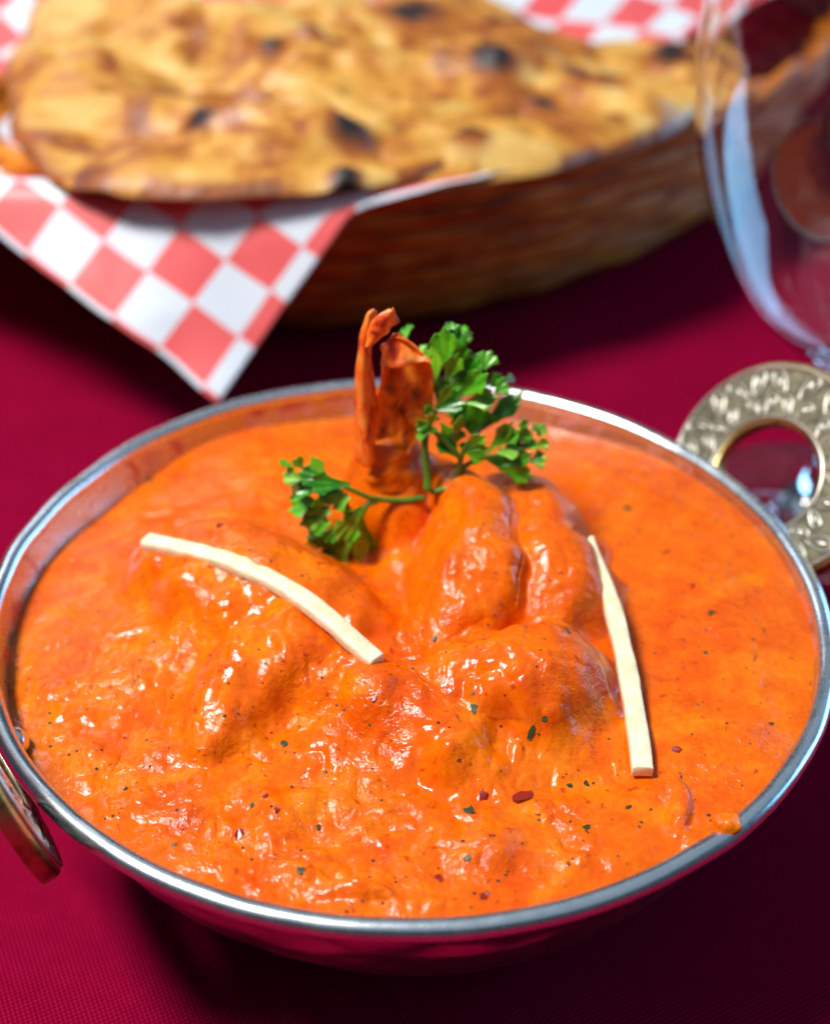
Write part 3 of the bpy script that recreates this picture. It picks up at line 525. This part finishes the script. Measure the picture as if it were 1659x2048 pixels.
# ---------------------------------------------------------------- parsley
pars = tag(empty('parsley_sprig', (.0032, .0125, .062)), 'fresh green curly parsley sprig beside the upright prawn tail', 'parsley')
for P in [[(0.00342,0.01250,0.06594),(0.00346,0.01380,0.06845),(0.00313,0.01450,0.07112),(0.00277,0.01550,0.07576),(0.00353,0.01650,0.07906),(0.00477,0.01780,0.08151)]]:
    V, F = tube(P, [.00085, .00080, .00075, .00072, .00065, .0005], 40, 12); mesh('stem', V, F, M['stem'], pars)
def leaflet(B, T, wid, tw, mi, parent):
    B, T = Vector(B), Vector(T); d = T - B; L = d.length; d.normalize()
    view = Vector((0, -.80, .60)); n0 = (view - d*view.dot(d)).normalized(); s0 = d.cross(n0)
    n0, s0 = n0*math.cos(tw) + s0*math.sin(tw), s0*math.cos(tw) - n0*math.sin(tw)
    nv, nu = 9, 13; V = []; curl = random.uniform(-.12, .22); cup = random.uniform(.06, .22); k3 = random.choice((2.8, 3.0, 3.2)); td = random.uniform(.08, .15)
    for j in range(nv):
        v = j/(nv-1); prof = .13 + .87*v**1.15*(1 - .22*max(0, (v-.75)/.25)**2)
        for i in range(nu):
            u = i/(nu-1)*2-1
            tooth = (td*math.cos(k3*math.pi*u)*(1-.25*abs(u)) - .34*u*u)*v**3
            p = B + d*(L*(v*.93 + tooth)) + s0*(u*wid/2*prof*(1-.10*v**3*math.cos(k3*math.pi*u))) + n0*(wid*cup*(u*u-.35)*prof + L*curl*v*v*.6 + .05*wid*math.cos(k3*math.pi*u)*v*v)
            V.append(p)
    o = mesh('leaflet', V, gridfaces(nv, nu), LEAFM[mi], parent)
    s = o.modifiers.new('thick', 'SOLIDIFY'); s.thickness = .00022; s.offset = 0
    s = o.modifiers.new('sub', 'SUBSURF'); s.levels = 1; s.render_levels = 1
def leaf(stalks, blades):
    VV, FF = [], []
    for P in stalks:
        r0 = .00062; V, F = tube(P, list(np.linspace(r0, r0*.7, len(P))), 26, 10); b = len(VV); VV += [tuple(v) for v in V]; FF += [tuple(i+b for i in f) for f in F]
    lf = mesh('leaf', VV, FF, M['stem'], pars)
    for B, T, wid, tw, mi in blades:
        leaflet(B, T, wid, tw, mi, lf)
        B2, d = Vector(B), Vector(T)-Vector(B); sd = d.cross(Vector((0, -.8, .6))).normalized()*random.choice((-1, 1)); back = Vector((0, .0013, -.0003))
        if random.random() < .55: leaflet(B2 + d*.12 + back, B2 + d*random.uniform(.72, .98) + sd*d.length*random.uniform(.22, .42) + back, wid*.85, -tw, max(0, mi-1), lf)
leaf([[(0.00341,0.01350,0.06410),(-0.00158,0.01220,0.06417),(-0.00691,0.01050,0.06573),(-0.00943,0.00980,0.06736),(-0.01290,0.00920,0.06937)],[(-0.00593,0.01080,0.06506),(-0.00788,0.01000,0.06485),(-0.00905,0.00920,0.06321),(-0.01005,0.00860,0.06020),(-0.01148,0.00820,0.05649)]], [((-0.01554,0.00850,0.07144),(-0.01880,0.00996,0.07574),0.00326,0.01,2),((-0.02003,0.00960,0.07294),(-0.02231,0.00916,0.07538),0.00204,0.13,2),((-0.02228,0.01070,0.07240),(-0.02501,0.01133,0.07368),0.00205,0.36,1),((-0.01602,0.00960,0.07069),(-0.02158,0.01099,0.07105),0.00532,0.05,0),((-0.02071,0.00960,0.07036),(-0.02433,0.01108,0.07094),0.00451,-0.03,2),((-0.02027,0.01070,0.06868),(-0.02319,0.01221,0.06783),0.00392,0.58,1),((-0.01798,0.01015,0.06527),(-0.02374,0.01027,0.06265),0.00685,0.56,1),((-0.01502,0.00960,0.06330),(-0.02174,0.00899,0.06017),0.00625,0.13,2),((-0.01840,0.00905,0.06794),(-0.02219,0.00978,0.06784),0.00617,0.53,0),((-0.01245,0.00795,0.06882),(-0.01799,0.00690,0.06989),0.00573,-0.00,1),((-0.01122,0.00740,0.07110),(-0.02008,0.00698,0.07120),0.00528,0.00,0),((-0.01164,0.00740,0.06897),(-0.01668,0.00649,0.06738),0.00245,-0.33,2),((-0.01123,0.00685,0.06865),(-0.01473,0.00610,0.06626),0.00448,0.17,2),((-0.01192,0.00685,0.06817),(-0.01243,0.00617,0.06482),0.00327,-0.28,2),((-0.01776,0.00795,0.06729),(-0.01751,0.00857,0.06386),0.00308,-0.01,1),((-0.00906,0.00960,0.06439),(-0.01230,0.00964,0.05989),0.00499,-0.34,1),((-0.01495,0.00795,0.06180),(-0.01941,0.00802,0.05895),0.00395,0.32,1),((-0.01394,0.00740,0.06148),(-0.01616,0.00660,0.05759),0.00457,-0.17,0),((-0.00913,0.00685,0.06536),(-0.01404,0.00493,0.05913),0.00616,-0.33,2),((-0.00897,0.00740,0.06401),(-0.00968,0.00707,0.05183),0.00392,-0.14,2),((-0.01667,0.00850,0.05816),(-0.01942,0.00885,0.05458),0.00483,-0.55,0),((-0.01821,0.00905,0.05496),(-0.02056,0.00911,0.05143),0.00339,0.38,2),((-0.01980,0.00905,0.05568),(-0.02122,0.00861,0.05447),0.00296,-0.15,0),((-0.01339,0.00982,0.05574),(-0.01785,0.01125,0.05178),0.00509,-0.08,0),((-0.01132,0.00883,0.05602),(-0.01443,0.00864,0.05154),0.00507,0.55,2),((-0.01480,0.00872,0.05300),(-0.01669,0.00832,0.04981),0.00404,-0.23,2),((-0.01114,0.00883,0.05502),(-0.01031,0.00941,0.05039),0.00254,-0.47,0),((-0.01524,0.01015,0.06387),(-0.02062,0.01150,0.06060),0.00500,0.50,0),((-0.01333,0.00960,0.05841),(-0.01541,0.00904,0.05402),0.00379,-0.51,0)])
leaf([[(0.00477,0.01780,0.08151),(0.00656,0.01900,0.08360),(0.00815,0.02000,0.08643),(0.00880,0.02150,0.08956)],[(0.01015,0.01550,0.07349),(0.01184,0.01800,0.07480),(0.01409,0.02050,0.07659),(0.01758,0.02250,0.07960),(0.02040,0.02400,0.08094)],[(0.00565,0.01800,0.08311),(0.00894,0.01900,0.08407),(0.01222,0.02000,0.08525),(0.01538,0.02150,0.08571)]], [((0.00655,0.01850,0.09056),(0.00605,0.02040,0.09797),0.00720,-0.31,1),((0.00448,0.01960,0.08659),(0.00378,0.02160,0.09397),0.00729,-0.51,2),((0.00662,0.01762,0.08776),(0.00862,0.01858,0.09371),0.00494,0.25,1),((0.00807,0.02015,0.08885),(0.00936,0.02086,0.09432),0.00574,0.17,1),((0.00958,0.01960,0.08710),(0.01300,0.02090,0.09131),0.00575,-0.20,0),((0.01363,0.02180,0.08803),(0.01513,0.02411,0.09105),0.00539,0.08,1),((0.00962,0.01784,0.08476),(0.01431,0.01742,0.08977),0.00651,-0.33,1),((0.01040,0.01740,0.08335),(0.01618,0.01624,0.08561),0.00576,-0.14,2),((0.01508,0.02180,0.08448),(0.01789,0.02242,0.08608),0.00466,0.20,1),((0.01609,0.02070,0.08364),(0.01846,0.02189,0.08533),0.00465,0.00,1),((0.01355,0.02015,0.07569),(0.02203,0.02336,0.08275),0.00513,0.11,1),((0.01237,0.02180,0.07354),(0.01216,0.02330,0.07989),0.01315,-0.42,1),((0.00475,0.01685,0.08208),(0.00778,0.01694,0.08816),0.00288,0.31,1),((0.00475,0.01652,0.08217),(0.01070,0.01611,0.08411),0.00384,-0.14,0),((0.00551,0.02092,0.08203),(0.00523,0.02189,0.08614),0.00429,-0.26,1),((0.00805,0.02620,0.09260),(0.00776,0.02909,0.09423),0.00309,-0.10,1),((0.00879,0.02510,0.09196),(0.01153,0.02867,0.09240),0.00309,0.39,2),((-0.00118,0.02840,0.09106),(-0.00107,0.03291,0.09196),0.00371,-0.59,1),((0.01804,0.02510,0.08393),(0.02017,0.02766,0.08338),0.00236,0.48,0),((0.00257,0.02290,0.09054),(0.00127,0.02440,0.09095),0.00308,0.06,2),((0.00819,0.02026,0.08502),(0.01067,0.02121,0.08830),0.00463,0.30,2),((0.00782,0.01894,0.08451),(0.00976,0.01995,0.08733),0.00346,0.03,1)])
leaf([[(0.00936,0.01480,0.06880),(0.00966,0.01500,0.07136),(0.01014,0.01520,0.07368),(0.01102,0.01550,0.07526)],[(0.00981,0.01490,0.07232),(0.00769,0.01500,0.07486),(0.00503,0.01500,0.07786),(0.00353,0.01480,0.07903)]], [((0.00350,0.01445,0.08074),(0.00097,0.01409,0.07985),0.00363,-0.46,1),((0.00354,0.01412,0.07881),(0.00100,0.01462,0.07732),0.00403,0.56,1),((0.00370,0.01478,0.08012),(0.00437,0.01467,0.08285),0.00345,0.16,2),((0.00410,0.01390,0.07831),(0.00461,0.01438,0.07995),0.00269,-0.53,0),((0.00331,0.01555,0.08135),(0.00311,0.01506,0.08417),0.00230,0.53,1),((0.00835,0.01434,0.07704),(0.00961,0.01419,0.08303),0.00309,0.56,1),((0.00837,0.01412,0.07631),(0.00936,0.01430,0.07967),0.00444,0.40,0),((0.00941,0.01456,0.07298),(0.00487,0.01616,0.07691),0.00585,0.25,0),((0.01084,0.01478,0.07462),(0.01429,0.01486,0.07823),0.00388,0.30,2),((0.01085,0.01445,0.07418),(0.01511,0.01413,0.07578),0.00350,0.52,0),((0.01065,0.01412,0.07439),(0.01445,0.01333,0.07343),0.00446,0.34,1),((0.01101,0.01533,0.07537),(0.01326,0.01472,0.07841),0.00233,0.51,0),((0.00571,0.01566,0.08004),(0.00743,0.01513,0.07739),0.00269,0.18,1),((0.00998,0.01522,0.07300),(0.01102,0.01637,0.07559),0.00351,0.15,1)])
leaf([[(0.00380,0.01320,0.06547),(0.00717,0.01380,0.06626),(0.00919,0.01500,0.06844),(0.01101,0.01580,0.07042),(0.01417,0.01650,0.07159),(0.01775,0.01720,0.07187)]], [((0.01491,0.01716,0.07229),(0.02017,0.01808,0.07938),0.00374,-0.22,2),((0.01685,0.01672,0.07438),(0.02093,0.01693,0.07805),0.00469,-0.26,1),((0.01998,0.01705,0.07534),(0.02348,0.01812,0.07692),0.00508,0.45,1),((0.02063,0.01815,0.07794),(0.02272,0.01917,0.07823),0.00273,0.34,1),((0.02349,0.01848,0.07714),(0.02671,0.01953,0.07611),0.00313,-0.50,2),((0.02328,0.01815,0.07712),(0.02462,0.01918,0.07760),0.00195,-0.58,0),((0.01501,0.01760,0.07044),(0.01929,0.01920,0.06949),0.00554,-0.01,1),((0.02161,0.01738,0.07339),(0.02485,0.01892,0.07403),0.00432,-0.58,1),((0.02420,0.01760,0.07397),(0.02690,0.01731,0.07509),0.00353,0.41,2),((0.02327,0.01716,0.07067),(0.02658,0.01699,0.07151),0.00514,-0.13,2),((0.01776,0.01628,0.07091),(0.02369,0.01535,0.07385),0.00512,0.30,0),((0.01667,0.01562,0.07332),(0.02142,0.01594,0.07365),0.00508,-0.45,2),((0.01740,0.01562,0.06999),(0.02420,0.01447,0.06875),0.00551,0.48,1)])
# ---------------------------------------------------------------- basket
BC = Vector((.020, .334, 0)); BA, BB, BPHI = .205, .117, R(45)
bask = tag(empty('bread_basket', tuple(BC)), 'brown woven oval bread basket behind the bowl', 'basket')
def oval(t, k=1.0, z=0, dr=0):
    a, b = BA*k+dr, BB*k+dr; x, y = a*math.cos(t), b*math.sin(t); c, s = math.cos(BPHI), math.sin(BPHI)
    return (BC.x + x*c - y*s, BC.y + x*s + y*c, z)
NST = 40; ROWS = 7
def flare(z): return .70 + .30*(z/.064)**.75
for k in range(ROWS):
    z = .0055 + k*.0090; N = NST*6
    P = [oval(2*math.pi*i/N, flare(z), z + .0003*math.sin(i*.7), .0008*math.cos(math.pi*i/6 + math.pi*k)) for i in range(N+1)]
    V, F = tube(P, [.0052]*(N+1), N*2, 8, .0003, 200, k, caps=False); mesh('wicker_strand', V, F, M['wicker'], bask)
for i in range(NST):
    t = 2*math.pi*i/NST; V, F = tube([oval(t, flare(z), z) for z in (.001, .02, .04, .065)], [.0017]*4, 14, 8); mesh('stake', V, F, M['wicker'], bask)
N = 200
for ph in (0, math.pi):
    P = [oval(2*math.pi*i/N, 1.0, .0650 + .0018*math.sin(i*.55+ph), .0018*math.cos(i*.55+ph)) for i in range(N+1)]
    V, F = tube(P, [.0030]*(N+1), N*2, 8, caps=False); mesh('rim_braid', V, F, M['wicker'], bask)
V = [oval(2*math.pi*i/64, .69, .003) for i in range(64)] + [tuple(BC + Vector((0, 0, .003)))]; mesh('base', V, [(i, (i+1) % 64, 64) for i in range(64)], M['wicker'], bask)
# ---------------------------------------------------------------- paper liner
def paper():
    NU, NV = 150, 150; SU = SV = .40
    u = np.linspace(0, 1, NU)**1.25*SU; v = np.linspace(0, 1, NV)**1.25*SV; Vv, Uu = np.meshgrid(v, u, indexing='ij')
    a1, a2 = R(145), R(55); TX, TS = -.0547, -.0606
    X = TX + Uu*math.cos(a1) + Vv*math.cos(a2); S = TS + Uu*math.sin(a1) + Vv*math.sin(a2)      # S: distance past the fold over the rim
    pull = smooth(-.010, .008, S)*smooth(.07, .0, Uu)*smooth(.35, .10, Vv); X = X + .045*pull*smooth(-.06, -.02, X)
    X = X + .085*smooth(.10, .28, S)*smooth(.14, .0, Uu)
    yr = .1570 + 5.0*np.maximum(0, X + .03)**2*smooth(.25, .0, X) + 1.2*np.maximum(0, -X - .07)**2
    zr = .0700
    th = R(54.6); rb = .006                                      # hanging slope, bend radius
    arc = rb*th; s = -S
    # inside: flat then rising along the far side; bend; hanging plane
    inside = np.maximum(S, 0)
    ph = np.clip(s/rb, 0, th); hang = np.maximum(s - arc, 0)
    Y = yr + inside*.96 - rb*np.sin(ph) - hang*math.cos(th)
    Z = zr - rb*(1-np.cos(ph)) - hang*math.sin(th) - .010*smooth(0, .03, inside)
    far = smooth(.13, .24, inside); Z = Z + .045*far + .004*np.sin(X*40 + inside*25)*smooth(.01, .05, inside)
    Z = Z + .0016*np.sin(X*70 + 1.)*smooth(.0, .05, hang); Y = Y - .003*np.sin(X*55 + .5)*smooth(0, .05, hang)
    Y = Y + .0012*np.abs(noise3(X*45, Z*60, 1.5, 4))*smooth(.004, .02, hang) - .0035*smooth(.02, .0, Uu)*smooth(.02, .0, Vv); Z = Z + .0006*fbm(X*60, Y*60, 2., 9, 2)
    o = npmesh('checked_paper', np.c_[X.ravel(), Y.ravel(), Z.ravel()], gridfaces(NV, NU), M['paper'])
    uvl = o.data.uv_layers.new(name='UVMap'); idx = np.empty(len(o.data.loops), np.int32); o.data.loops.foreach_get('vertex_index', idx)
    uvl.data.foreach_set('uv', np.c_[Uu.ravel()[idx], Vv.ravel()[idx]].astype(np.float32).ravel())
    s_ = o.modifiers.new('thick', 'SOLIDIFY'); s_.thickness = .0002
    tag(o, 'red and white checked paper lining the basket, one corner hanging over its front', 'paper')
paper()
# ---------------------------------------------------------------- flatbreads
def bread(outline, z0, thick, label, chars, seed, tilt=(0, 0)):
    O = np.array(outline); c = O.mean(0); ang = np.arctan2(O[:,1]-c[1], O[:,0]-c[0]); rad = np.hypot(O[:,0]-c[0], O[:,1]-c[1]); i = np.argsort(ang); ang, rad = ang[i], rad[i]
    ang = np.r_[ang-2*np.pi, ang, ang+2*np.pi]; rad = np.r_[rad, rad, rad]
    n = 150; u = np.linspace(-1, 1, n); U, W = np.meshgrid(u, u); X = U*np.sqrt(1-W*W/2); Y = W*np.sqrt(1-U*U/2)
    rho = np.hypot(X, Y); th = np.arctan2(Y, X)
    k = np.interp(th, ang, rad)
    for d in (.06, -.06, .12, -.12): k = k + np.interp(th+d, ang, rad)
    k = k/5 * (1 + .012*noise3(np.cos(th)*6, np.sin(th)*6, seed*1.0, seed))
    X, Y = c[0] + X*k, c[1] + Y*k
    ridge = np.abs(noise3(X*34 + 1.2*noise3(X*20, Y*20, 0., seed), Y*60, .5, seed+3))
    top = z0 + thick*np.sqrt(np.maximum(0, 1-rho**5)) + .0080*(fbm(X*26, Y*40, .7, seed, 3) - ridge*.8 + .2)*(1-rho**6) + tilt[0]*(X-c[0]) + tilt[1]*(Y-c[1])
    bot = z0 - thick*.35*np.sqrt(np.maximum(0, 1-rho**6)) + tilt[0]*(X-c[0]) + tilt[1]*(Y-c[1])
    ch = np.zeros_like(X)
    for cx, cy, r in chars: d = np.hypot(X-cx, (Y-cy)*.8)/r; ch = np.maximum(ch, np.exp(-d**2)); top = top + .0030*np.exp(-d**2)
    ch = np.maximum(ch, .42*smooth(.93, 1.0, rho)*(noise3(np.cos(th)*5, np.sin(th)*5, 2., seed) > -.1))
    V = np.vstack([np.c_[X.ravel(), Y.ravel(), top.ravel()], np.c_[X.ravel(), Y.ravel(), bot.ravel()]])
    F = gridfaces(n, n); F = F + [tuple(q+n*n for q in f[::-1]) for f in F]
    o = npmesh('flatbread', V, F, M['bread']); at = o.data.attributes.new('char', 'FLOAT', 'POINT'); at.data.foreach_set('value', np.r_[ch.ravel(), ch.ravel()*.3].astype(np.float32))
    tag(o, label, 'bread', 'flatbreads in the basket'); return o
CHARS_A = [(-0.0037,0.3041,0.0115),(0.0246,0.2419,0.0077),(-0.0814,0.3277,0.0077),(-0.0782,0.2182,0.0073),(-0.0491,0.2461,0.0044),(-0.0366,0.2582,0.0045),(-0.0195,0.1753,0.0061),(-0.0198,0.1534,0.0042),(-0.0645,0.1838,0.0050),(-0.0877,0.1393,0.0054)]
CHARS_B = [(0.0582,0.2479,0.0085),(0.0909,0.2842,0.0080),(0.0393,0.2188,0.0042),(0.0145,0.1880,0.0060),(0.0670,0.2651,0.0053),(0.1008,0.2787,0.0072)]
bread([(-0.02701,0.15365),(-0.00465,0.16174),(0.01859,0.17211),(0.05643,0.19728),(0.09077,0.23744),(0.11398,0.28018),(0.11369,0.30837),(0.09369,0.31385),(0.05853,0.30520),(0.01174,0.32621),(-0.04324,0.28361),(-0.05390,0.19035)], .0675, .0065, 'lower flatbread reaching to the right behind the wine glass', CHARS_B, 31)
bread([(-0.09641,0.14642),(-0.11042,0.16973),(-0.12937,0.22339),(-0.14340,0.29176),(-0.14614,0.38213),(-0.09742,0.44242),(-0.02793,0.43232),(0.01850,0.37606),(0.04218,0.31981),(0.05114,0.27772),(0.04181,0.23488),(0.02078,0.19967),(0.00528,0.16901),(-0.01013,0.15394),(-0.03204,0.14851),(-0.05642,0.14525),(-0.07958,0.14460)], .0720, .0075, 'upper flatbread with black charred blisters, largest in the basket', CHARS_A, 12)
# ---------------------------------------------------------------- wine glass
GC = (.1130, .1020)
gl = tag(empty('wine_glass', (GC[0], GC[1], 0)), 'empty clear stemmed wine glass at the right behind the brass handle', 'glass')
def glasspart(name, prof, flip=False):
    V, F = lathe(prof, 128); V = [(x+GC[0], y+GC[1], z) for x, y, z in V]
    if flip: F = [f[::-1] for f in F]
    mesh(name, V, F, M['glass'], gl)
foot_p = [(.0001, .0003), (.018, .0006), (.0325, .0004), (.0340, .0008), (.0341, .0014), (.0330, .0019), (.022, .0030), (.012, .0052), (.0065, .0090), (.0046, .0135)]
stem_p = [(.0046, .0135), (.0038, .020), (.0036, .030), (.0039, .0390), (.0050, .0440)]
outer = [(.0050, .0440), (.0080, .0470), (.0138, .0508), (.0208, .0560), (.0285, .0635), (.0352, .0735), (.0408, .0850), (.0455, .0980), (.0486, .1110), (.0499, .1240), (.0496, .1380), (.0482, .1520), (.0460, .1660), (.0435, .1800), (.0422, .1880)]
inner = [(r-.0008, z+.0004) for r, z in outer[3:-1]] + [(.0415, .1880)]
bowl_p = [tuple(p) for p in spline(outer, 60)] + [(.0419, .1884)] + [tuple(p) for p in spline(inner, 50)[::-1]] + [(.0110, .0522), (.0050, .0500), (.0001, .0492)]
glasspart('foot', [tuple(p) for p in foot_p]); glasspart('stem', [tuple(p) for p in spline(stem_p, 20)]); glasspart('bowl', bowl_p)
